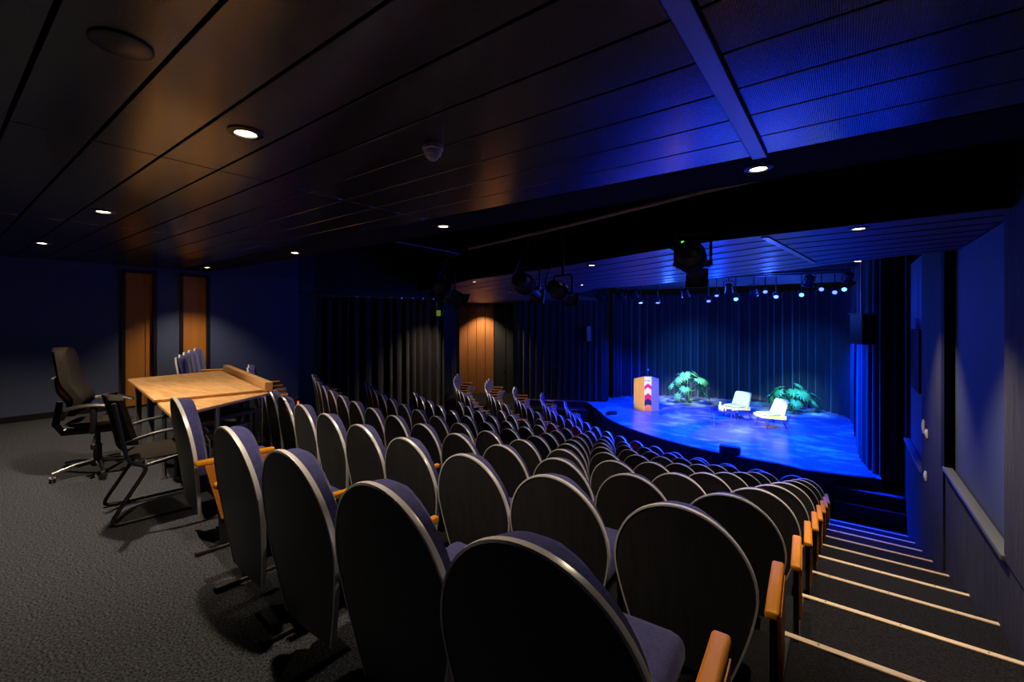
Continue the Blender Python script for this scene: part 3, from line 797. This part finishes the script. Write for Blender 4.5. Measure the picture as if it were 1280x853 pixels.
for i, (x, y, l) in enumerate(((-3.12, 15.30, 'drinking glass on the side table nearer the audience'), (-3.06, 15.42, 'drinking glass on the side table nearer the lounge chairs'))):
    m = MB(); m.lathe([(.028, 0), (.036, .11), (.033, .11), (.026, .006), (.001, .005)], (x, y, tz), 14, cap=False)
    tag(m.build('drinking_glass', M['water']), l, 'glass', 'glasses on the side table')

# plants
def leaf_mesh(rnd, size):
    """split philodendron blade: fingers fanned around a solid middle; stalk joint at the origin, tip along +Y"""
    bm = bmesh.new(); n = 13; vs_ = []
    def pt(a, r):
        x = math.sin(a) * r * .92; y = math.cos(a) * r + size * .12
        return bm.verts.new((x, y, -.34 * (x * x + max(0, y) ** 2) / size + .12 * abs(x)))
    c = bm.verts.new((0, size * .12, .012))
    for i in range(n):
        a = -PI * .82 + 1.64 * PI * i / (n - 1); w = 1.64 * PI / (n - 1)
        rr = size * (.66 + .42 * math.cos(a / 2) ** 2) * rnd.uniform(.92, 1.06)
        vs_ += [pt(a - w * .46, rr * .42), pt(a - w * .34, rr * .80), pt(a, rr), pt(a + w * .34, rr * .80)]
    vs_.append(pt(PI * .82 + .2, size * .3))
    for a, b in zip(vs_, vs_[1:]):
        f = bm.faces.new((c, a, b)); f.smooth = True
    g = bmesh.ops.extrude_face_region(bm, geom=bm.faces[:])
    for v in [e for e in g['geom'] if isinstance(e, bmesh.types.BMVert)]: v.co.z -= .004
    bmesh.ops.recalc_face_normals(bm, faces=bm.faces)
    me = bpy.data.meshes.new('leaf'); bm.to_mesh(me); bm.free(); me.materials.append(M['leaf']); return me
def plant(loc, leaves, h, spread, seed, lab, name, trunk=True):
    rnd = random.Random(seed); t = thing(name, lab, 'plant', loc)
    mes = [leaf_mesh(rnd, s) for s in (.25, .29, .33)]
    if trunk:
        m = MB()
        for q in range(5):
            a = rnd.uniform(0, 6.28); m.tube([(.03 * math.cos(a), .03 * math.sin(a), 0), (.09 * math.cos(a), .09 * math.sin(a), h * .22), (.15 * math.cos(a), .15 * math.sin(a), h * .42)], [.045, .055, .03], 8)
        m.build('trunk', M['stem'], t)
    for i in range(leaves):
        a = i * 2.4 + rnd.uniform(-.3, .3); q = ((i + .5) / leaves) ** .8
        el = R(84 - 82 * q + rnd.uniform(-9, 9))
        Lr = (h * .62) * rnd.uniform(.85, 1.08) * (1 - .12 * q)
        base = Vector((0, 0, h * (.40 - .10 * q)))
        tip = base + Vector((math.cos(a) * math.cos(el) * Lr * spread, math.sin(a) * math.cos(el) * Lr * spread, math.sin(el) * Lr))
        tip.z = max(tip.z, .40)
        mid = (base + tip) / 2 + Vector((0, 0, .10))
        m = MB(); m.tube([base, mid, tip], [.011, .009, .006], 6); m.build('petiole', M['stem'], t)
        o = bpy.data.objects.new('leaf', mes[i % 3]); COL.objects.link(o); o.parent = t; o.location = tip
        yaw = a - PI / 2; o.rotation_euler = Euler((R(-12 - 34 * q + rnd.uniform(-12, 12)), rnd.uniform(-.25, .25), yaw), 'XYZ')
    return t
plant((-5.09, 18.45, ZST), 17, 1.30, .95, 5, 'tall split-leaf plant standing between the lectern and the lounge chairs', 'potted_plant')
pt = plant((-1.62, 19.25, ZST + .0), 16, .95, 1.5, 11, 'low spreading split-leaf plant behind the cream lounge chair', 'potted_plant')

# floor monitors and loudspeakers
def wedge(loc, rz, lab, sc):
    t = thing('stage_monitor', lab, 'loudspeaker', loc, rz); t.scale = (sc, sc, sc * .78)
    m = MB(); m.extrude_x([(-.18, 0), (.18, 0), (.14, .10), (-.10, .27), (-.18, .25)], -.27, .27); m.build('cabinet', M['plastic'], t)
    m = MB(); n = Vector((.17, .24)).normalized(); m.extrude_x([(.132, .112), (-.092, .270), (-.085, .281), (.139, .123)], -.25, .25); m.build('grille', M['meter'], t)
wedge((-2.33, 12.28, ZST), R(4), 'black wedge monitor on the stage edge in front of the chairs', .86)
wedge((-6.62, 14.62, ZST), R(48), 'black wedge monitor at the corner of the stage by the dark curtain', .62)
t = thing('hanging_speaker', 'black loudspeaker hung in front of the wing curtain', 'loudspeaker', (.33, 12.1, 1.28), R(40))
t.location = (.28, 11.75, 1.0)
m = MB(); m.prism([(-.16, -.17), (.16, -.17), (.11, .19), (-.11, .19)], 0, .62); m.build('cabinet', M['plastic'], t)
m = MB(); m.box((0, -.178, .31), (.30, .016, .59), bevel=.004); m.build('grille', M['meter'], t)
m = MB(); m.box((0, 0, .632), (.34, .36, .018)); m.build('top_plate', M['pipe'], t)
m = MB(); m.tube([(0, .02, .63), (0, .02, 1.9)], .022, 8); m.build('hanging_pole', M['pipe'], t)
t = thing('wall_speaker', 'small dark loudspeaker mounted high on the curtain beside the stage', 'loudspeaker', (-8.3, 16.1, .95), R(-30))
m = MB(); m.box((0, 0, 0), (.24, .2, .60), bevel=.01); m.build('cabinet', M['greyplastic'], t)
m = MB(); m.box((0, -.105, 0), (.21, .012, .56)); m.build('grille', M['steel_dark'], t)
m = MB(); m.tube([(0, .1, .1), (-.12, .42, .1)], .02, 6); m.build('bracket', M['steel_dark'], t)

# ------------------------------------------------------------------ ceiling fittings
def spot(name, loc, target, energy, col, angle, blend=.5, size=.03):
    l = bpy.data.lights.new(name, 'SPOT'); l.energy = energy; l.color = col; l.spot_size = R(angle); l.spot_blend = blend; l.shadow_soft_size = size
    o = bpy.data.objects.new(name, l); COL.objects.link(o); o.location = loc
    d = Vector(target) - Vector(loc); o.rotation_euler = d.to_track_quat('-Z', 'Y').to_euler(); return o
WARM = (1, .80, .58)
def downlight(x, y, z, lab, e, ang=95, col=WARM, tgt=None):
    t = thing('downlight', lab, 'downlight', (x, y, z), 0, 'recessed downlights')
    m = MB(); m.lathe([(.046, -.002), (.05, -.012), (.078, -.006), (.080, 0), (.080, .002)], (0, 0, 0), 24, cap=False); m.lathe([(.046, -.002), (.046, .02)], (0, 0, 0), 24, cap=False); m.build('ring', M['steel_dark'], t)
    m = MB(); m.lathe([(.045, .0), (.043, -.006), (.001, -.008)], (0, 0, 0), 20, cap=False); m.build('lamp', M['lens_warm'], t)
    spot('downlight_lamp', (x, y, z - .03), tgt or (x, y, z - 2), e, col, ang, .7, .035)
E1 = 120
downlight(-2.34, .95, CEIL, 'bright recessed downlight in the plank ceiling over the upper seats', E1 * 1.05, 132)
downlight(-5.00, .92, CEIL, 'recessed downlight in the plank ceiling over the office chair', E1 * 2.4, 105)
downlight(-7.63, .86, CEIL, 'recessed downlight in the plank ceiling beyond the desk', E1 * 1.5, 116)
downlight(-.42, 3.03, CEIL, 'recessed downlight on the black border beside the blue-lit ceiling', E1 * .9, 132)
downlight(-3.13, 3.05, CEIL, 'recessed downlight on the black border above the middle seats', E1 * .9, 100)
downlight(-5.98, 3.05, CEIL, 'recessed downlight on the black border above the desk end of the rows', E1 * .8, 100)
downlight(-8.87, 2.98, CEIL, 'recessed downlight on the black border by the orange doors', E1 * 1.0, 105)
downlight(.09, 4.85, SOF, 'recessed downlight in the lower ceiling by the stair wall', E1 * 2.6, 88)
downlight(-2.92, 5.80, SOF, 'recessed downlight at the front of the lower ceiling over the middle rows', E1 * 1.0, 92)
downlight(-6.14, 6.88, SOF, 'recessed downlight in the lower ceiling toward the curtained side', E1 * 1.0, 92)
downlight(.13, 7.52, SOF, 'recessed amber downlight at the inner edge of the lower ceiling', E1 * 2.4, 86)
downlight(-4.75, 8.95, SOF, 'recessed downlight in the lower ceiling above the front rows', E1 * .8, 92)
downlight(-7.62, 10.03, SOF, 'recessed downlight in the lower ceiling near the row ends', E1 * 1.2, 92)
downlight(-9.68, 12.2, SOF, 'recessed downlight in the lower ceiling between the row ends and the panelling', E1 * 1.4, 92)
downlight(-11.46, 14.3, SOF, 'recessed downlight in the lower ceiling before the grey door', E1 * 1.2, 92)
downlight(-9.25, 8.65, SOF, 'recessed downlight beside the brown-black curtain', E1 * 1.0, 92)
downlight(-13.75, 15.95, SOF, 'recessed downlight washing the orange timber panelling', 420, 104, (1, .74, .45))
# smoke detector and ceiling loudspeaker
t = thing('smoke_detector', 'white slotted smoke detector on the dark plank ceiling', 'smoke detector', (-1.74, 1.62, CEIL))
m = MB(); m.lathe([(.055, 0), (.055, -.018), (.050, -.022)], (0, 0, 0), 24); m.build('base', M['white'], t)
m = MB(); m.lathe([(.042, -.020), (.046, -.03), (.046, -.034), (.030, -.036), (.030, -.042), (.043, -.044), (.038, -.054), (.022, -.056), (.022, -.062), (.030, -.064), (.014, -.076), (.001, -.080)], (0, 0, 0), 24, cap=False); m.build('sensor_head', M['white'], t)
t = thing('ceiling_speaker', 'dark round ceiling loudspeaker grille above the upper floor', 'loudspeaker', (-1.92, .40, CEIL))
m = MB(); m.lathe([(.085, .002), (.085, -.006), (.075, -.010), (.001, -.012)], (0, 0, 0), 28, cap=False); m.build('grille', M['steel_dark'], t)

# lighting bars
def bar(name, pts, r, lab, mt):
    m = MB(); m.tube(pts, r, 10); return tag(m.build(name, mt), lab, 'lighting bar')
bar('lighting_bar', [(.90, 3.95, 2.72), (-1.18, 4.47, 2.72), (-3.02, 5.05, 2.72), (-5.15, 5.62, 2.72)], .024, 'long brownish lighting bar running from the stair wall under the black void', M['pipe'])
bar('lighting_bar', [(-5.2, 3.5, 2.66), (-5.35, 5.6, 2.66), (-8.6, 7.6, 2.66)], .024, 'lighting bar over the rows toward the curtained side wall', M['steel_dark'])
bar('stage_lighting_bar', [(-6.3, 13.3, 2.80), (-3.9, 13.85, 2.80), (.10, 14.4, 2.80)], .024, 'lighting bar across the stage above the lounge chairs', M['steel_dark'])
bar('stage_lighting_bar', [(-5.4, 13.95, 2.80), (-3.2, 14.6, 2.80), (.12, 15.05, 2.80)], .024, 'lighting bar along the front of the stage', M['steel_dark'])

def profile(loc, target, zbar, lab, led=False, s=1.0, lens='lens_off'):
    """theatre profile spotlight: origin at the yoke pivot; body along +Y then aimed"""
    t = thing('profile_spotlight', lab, 'spotlight', loc)
    d = (Vector(target) - Vector(loc)).normalized(); yaw = math.atan2(-d.x, d.y); pit = math.asin(d.z)
    rt = Matrix.Rotation(yaw, 4, 'Z') @ Matrix.Rotation(pit, 4, 'X')
    ax = rt @ Matrix.Rotation(R(-90), 4, 'X')
    m = MB(); m.lathe([(.06 * s, -.36 * s), (.115 * s, -.33 * s), (.13 * s, -.20 * s), (.13 * s, -.06 * s), (.10 * s, .0), (.095 * s, .02 * s)], (0, 0, 0), 18, ax)
    for q in range(5): m.lathe([(.132 * s, -.19 * s + q * .026 * s), (.145 * s, -.187 * s + q * .026 * s), (.145 * s, -.180 * s + q * .026 * s), (.132 * s, -.177 * s + q * .026 * s)], (0, 0, 0), 18, ax, cap=False)
    m.build('lamp_house', M['steel_dark'], t)
    m = MB(); m.lathe([(.085 * s, .015 * s), (.085 * s, .30 * s), (.10 * s, .31 * s), (.10 * s, .36 * s), (.088 * s, .36 * s), (.08 * s, .32 * s)], (0, 0, 0), 18, ax, cap=False); m.build('lens_tube', M['plastic'], t)
    m = MB(); m.lathe([(.082 * s, .33 * s), (.05 * s, .345 * s), (.001, .35 * s)], (0, 0, 0), 18, ax, cap=False); m.build('lens', M[lens], t)
    m = MB(); m.box(tuple(rt @ Vector((0, .34 * s, 0))), (.22 * s, .012 * s, .22 * s), rt); m.build('colour_frame', M['plastic'], t)
    m = MB(); m.box(tuple(rt @ Vector((0, .02 * s, 0))), (.33 * s, .05 * s, .05 * s), rt)
    for sx in (-1, 1): m.lathe([(.025 * s, -.02), (.025 * s, .02)], tuple(rt @ Vector((sx * .165 * s, 0, 0))), 10, rt @ Matrix.Rotation(R(90), 4, 'Y'))
    m.build('shutter_frame', M['plastic'], t)
    h = .30 * s; yz = Matrix.Rotation(yaw, 4, 'Z')
    pts = [tuple(yz @ Vector(p)) for p in ((-.17 * s, 0, 0), (-.17 * s, 0, h), (.17 * s, 0, h), (.17 * s, 0, 0))]
    m = MB(); m.tube(fil(pts, .05), .013, 8); m.build('yoke', M['steel_dark'], t)
    m = MB(); m.tube([(0, 0, h), (0, 0, zbar - loc[2] - .027)], .018, 8); m.box((0, 0, zbar - loc[2] - .075), (.05, .07, .09), yz, bevel=.008); m.build('clamp', M['steel_dark'], t)
    bk = rt @ Vector((0, -.36 * s, 0))
    m = MB(); m.tube(fil([tuple(bk), tuple(bk + Vector((0, 0, -.10)) - Vector((d.x, d.y, 0)) * .08), tuple(Vector((-.20, -.05, .12)) + bk * .3), (.02, 0, zbar - loc[2] - .05)], .08), .008, 6); m.build('cable', M['plastic'], t)
    if led:
        p = rt @ Vector((-.03, -.345 * s, .05)); m = MB(); m.box(tuple(p), (.05, .02, .015), rt); m.build('indicator', M['green_led'], t)
    return t
profile((-1.18, 4.47, 2.05), (-2.4, 14.5, -1.8), 2.72, 'large profile spotlight with a green indicator hanging before the stage', True, .95)
profile((-3.62, 5.21, 1.96), (-5.4, 14.8, -1.4), 2.72, 'profile spotlight hanging above the middle rows, turned to the lectern', False, 1.0)
profile((-2.95, 5.03, 1.85), (-3.0, 16, -1.4), 2.72, 'profile spotlight slung lower beside its neighbour over the middle rows', False, .8)
profile((-5.33, 5.33, 1.98), (-3.5, 15.0, -2.2), 2.66, 'profile spotlight on the side bar with a lit lens rim', False, 1.0)
profile((-6.25, 6.15, 1.93), (-4.0, 15.0, -2.2), 2.66, 'profile spotlight above the exit sign on the side bar', False, .9)
# stage lamps
def stagelamp(loc, target, kind, lab, s=1.0, zbar=2.80):
    t = thing('stage_spotlight', lab, 'stage lamp', loc, 0, 'lamps above the stage')
    d = (Vector(target) - Vector(loc)).normalized(); yaw = math.atan2(-d.x, d.y); pit = math.asin(d.z)
    rt = Matrix.Rotation(yaw, 4, 'Z') @ Matrix.Rotation(pit, 4, 'X'); ax = rt @ Matrix.Rotation(R(-90), 4, 'X')
    m = MB(); m.lathe([(.05 * s, -.16 * s), (.10 * s, -.12 * s), (.115 * s, .06 * s), (.13 * s, .07 * s), (.13 * s, .10 * s), (.11 * s, .10 * s), (.105 * s, .075 * s)], (0, 0, 0), 16, ax, cap=False); m.lathe([(.001, -.17 * s), (.05 * s, -.16 * s)], (0, 0, 0), 16, ax, cap=False); m.build('housing', M['steel_dark'], t)
    m = MB(); m.lathe([(.104 * s, .08 * s), (.06 * s, .09 * s), (.001, .094 * s)], (0, 0, 0), 16, ax, cap=False); m.build('lens', M[{'b': 'lens_blue', 'c': 'lens_cyan', 'o': 'lens_off'}[kind]], t)
    yz = Matrix.Rotation(yaw, 4, 'Z'); h = .22 * s
    m = MB(); m.tube(fil([tuple(yz @ Vector(p)) for p in ((-.14 * s, 0, 0), (-.14 * s, 0, h), (.14 * s, 0, h), (.14 * s, 0, 0))], .04), .010, 6); m.build('yoke', M['steel_dark'], t)
    m = MB(); m.tube([(0, 0, h), (0, 0, max(h + .03, zbar - loc[2] - .026))], .014, 6); m.build('clamp', M['steel_dark'], t)
yawc, yaws = math.cos(math.atan(417 / 554.8)), math.sin(math.atan(417 / 554.8))
L = [  # x, y, z, kind, where it points, label
 (-6.37, 13.23, 2.23, 'o', (-4.5, 16, -1.8), 'unlit stage lamp at the dark curtain end of the stage bar'),
 (-5.75, 13.44, 2.24, 'o', (-4.5, 16, -1.8), 'unlit stage lamp, second from the dark curtain end'),
 (-5.26, 13.30, 2.28, 'o', (-4.5, 16, -1.8), 'unlit stage lamp, third from the dark curtain end'),
 (-5.28, 13.92, 2.09, 'c', (-4.0, 12.0, -3.0), 'small cyan glowing stage lamp near the lectern'),
 (-4.84, 14.25, 2.09, 'b', (-4.2, 12.2, -2.6), 'deep blue glowing stage lamp near the lectern'),
 (-3.86, 13.86, 2.30, 'o', (-3.5, 16, -1.8), 'unlit stage lamp above the plant and lectern'),
 (-3.36, 14.49, 2.11, 'b', (-2.2, 11.5, -2.2), 'deep blue glowing stage lamp, lower of a close pair'),
 (-3.16, 14.64, 2.28, 'b', (-2.2, 12.0, -2.2), 'deep blue glowing stage lamp, upper of a close pair'),
 (-2.69, 13.99, 2.40, 'o', (-3.0, 16, -1.8), 'unlit stage lamp above the first lounge chair'),
 (-2.61, 14.55, 2.14, 'c', (-1.6, 9.5, -1.5), 'bright cyan stage lamp above the first lounge chair'),
 (-2.15, 14.64, 2.32, 'o', (-2.3, 17, -1.8), 'small pale stage lamp between the cyan lamps'),
 (-1.86, 14.66, 2.34, 'b', (-1.0, 10.2, -1.5), 'deep blue stage lamp, higher of the middle pair'),
 (-1.62, 14.98, 2.20, 'b', (-1.0, 10.2, -1.5), 'deep blue stage lamp, lower of the middle pair'),
 (-1.00, 15.01, 2.23, 'c', (-.5, 9.5, -1.0), 'bright cyan stage lamp above the cream lounge chair'),
 (-.80, 14.41, 2.54, 'o', (-2.0, 17, -1.8), 'large unlit stage lamp above the cream lounge chair'),
 (-.53, 14.80, 2.36, 'b', (-.2, 9.5, -1.0), 'deep blue stage lamp beside the large unlit lamp'),
 (-.24, 15.12, 2.28, 'b', (-.1, 9.5, -1.0), 'deep blue stage lamp nearer the wing curtain'),
 (.05, 14.30, 2.58, 'o', (-1.5, 17, -1.8), 'unlit stage lamp next to the wing curtain'),
 (-.03, 14.85, 2.34, 'c', (.0, 9.5, -1.0), 'pale cyan stage lamp closest to the wing curtain'),
]
for x, y, z, kd, tg, lab in L: stagelamp((x, y, z), tg, kd, lab, (1.2 if 'large' in lab else 1.0) if kd == 'o' else .54, 2.80)
# exit sign
t = thing('exit_sign', 'small yellow-green exit sign hanging before the brown curtain', 'exit sign', (-7.15, 6.75, 1.65), R(37))
m = MB(); m.box((0, 0, 0), (.30, .05, .16), bevel=.006); m.build('housing', M['plastic'], t)
m = MB(); m.box((.06, -.028, 0), (.09, .006, .12)); m.build('lit_panel', M['exit_green'], t)
m = MB(); m.tube([(0, 0, .08), (0, 0, .95)], .008, 6); m.build('rod', M['steel_dark'], t)

# ------------------------------------------------------------------ stage light
BLUE = (.0, .030, 1.0); NEUT = (1, .95, .50)
for x, y, e in ((-5.4, 14.9, 1), (-4.0, 14.3, 1.1), (-2.4, 14.0, 1.1), (-.8, 13.9, 1), (-6.3, 17.2, .9), (-.5, 17.4, .9)):
    spot('blue_wash', (x, y, 2.1), (x * .95 - .1, y - .5, ZST), 4300 * e, BLUE, 112, .9, .08)
spot('blue_back', (-3.0, 13.9, 2.0), (-2.5, 6.0, -1.6), 420, BLUE, 90, .8, .08)
spot('blue_back', (-1.2, 14.2, 2.0), (.9, 11.0, 1.2), 160, BLUE, 40, .8, .08)
spot('blue_steps', (-2.6, 14.0, 2.05), (.40, 11.75, -2.4), 800, BLUE, 20, .7, .06)
spot('front_spot', (-1.25, 4.95, 2.02), (-1.9, 15.9, -1.30), 10500, NEUT, 6.0, .5, .05)
spot('front_spot', (-2.98, 5.55, 1.68), (-3.0, 16.6, -1.30), 13000, NEUT, 6.2, .5, .05)
spot('front_spot', (-6.30, 6.62, 1.84), (-5.85, 16.0, -1.2), 5200, (1, .80, .45), 9.0, .6, .05)
spot('front_spot', (-5.2, 5.8, 1.9), (-2.6, 15.0, -1.8), 8000, (1, .82, .74), 12, .9, .05)
spot('front_spot', (-5.2, 5.8, 1.9), (-4.4, 15.7, -1.8), 5600, (1, .82, .74), 9, .9, .05)
spot('cyan_spot', (-4.5, 16.2, 2.3), (-5.1, 18.4, -.9), 3400, (.60, .92, 1), 36, 1, .05)
spot('cyan_spot', (-1.4, 17.0, 2.3), (-1.6, 19.2, -1.2), 2200, (.16, .70, 1), 40, 1, .05)
spot('curtain_wash', (-4.8, 15.4, 1.9), (-5.2, 20.3, -1.0), 1700, (.02, .20, 1), 58, 1, .03)
spot('curtain_wash', (-1.8, 15.4, 1.9), (-1.2, 20.3, -1.0), 1700, (.02, .20, 1), 58, 1, .03)
for x, y in ((-4.6, 14.6), (-1.8, 14.9)):  # added point lights without fixtures, standing in for lamp spill on the grid
    l = bpy.data.lights.new('rig_fill', 'POINT'); l.energy = 200; l.color = (.03, .12, 1); l.shadow_soft_size = .1
    o = bpy.data.objects.new('rig_fill', l); COL.objects.link(o); o.location = (x, y, 2.02)

# ------------------------------------------------------------------ world, camera, view
w = bpy.data.worlds.new('World'); SC.world = w; w.use_nodes = True
w.node_tree.nodes['Background'].inputs[0].default_value = (.30, .38, .60, 1)
w.node_tree.nodes['Background'].inputs[1].default_value = .004
cam = bpy.data.cameras.new('camera'); co = bpy.data.objects.new('camera', cam); COL.objects.link(co)
co.location = (0, 0, EYE); co.rotation_euler = (R(90), 0, math.atan(417 / 554.8))
cam.sensor_width = 36; cam.lens = 554.8 / 1280 * 36; cam.shift_y = -(426.5 - 399.8) / 1280
cam.clip_start = .02; cam.clip_end = 100
SC.camera = co
vs = SC.view_settings
SC.display_settings.display_device = 'sRGB'
vs.view_transform = 'Standard'; vs.look = 'None'; vs.gamma = 1; vs.use_curve_mapping = False; vs.exposure = 0
try:
    SC.cycles.use_denoising = True
    SC.cycles.max_bounces = 6; SC.cycles.sample_clamp_indirect = 4; SC.cycles.caustics_reflective = False; SC.cycles.caustics_refractive = False
except Exception: pass
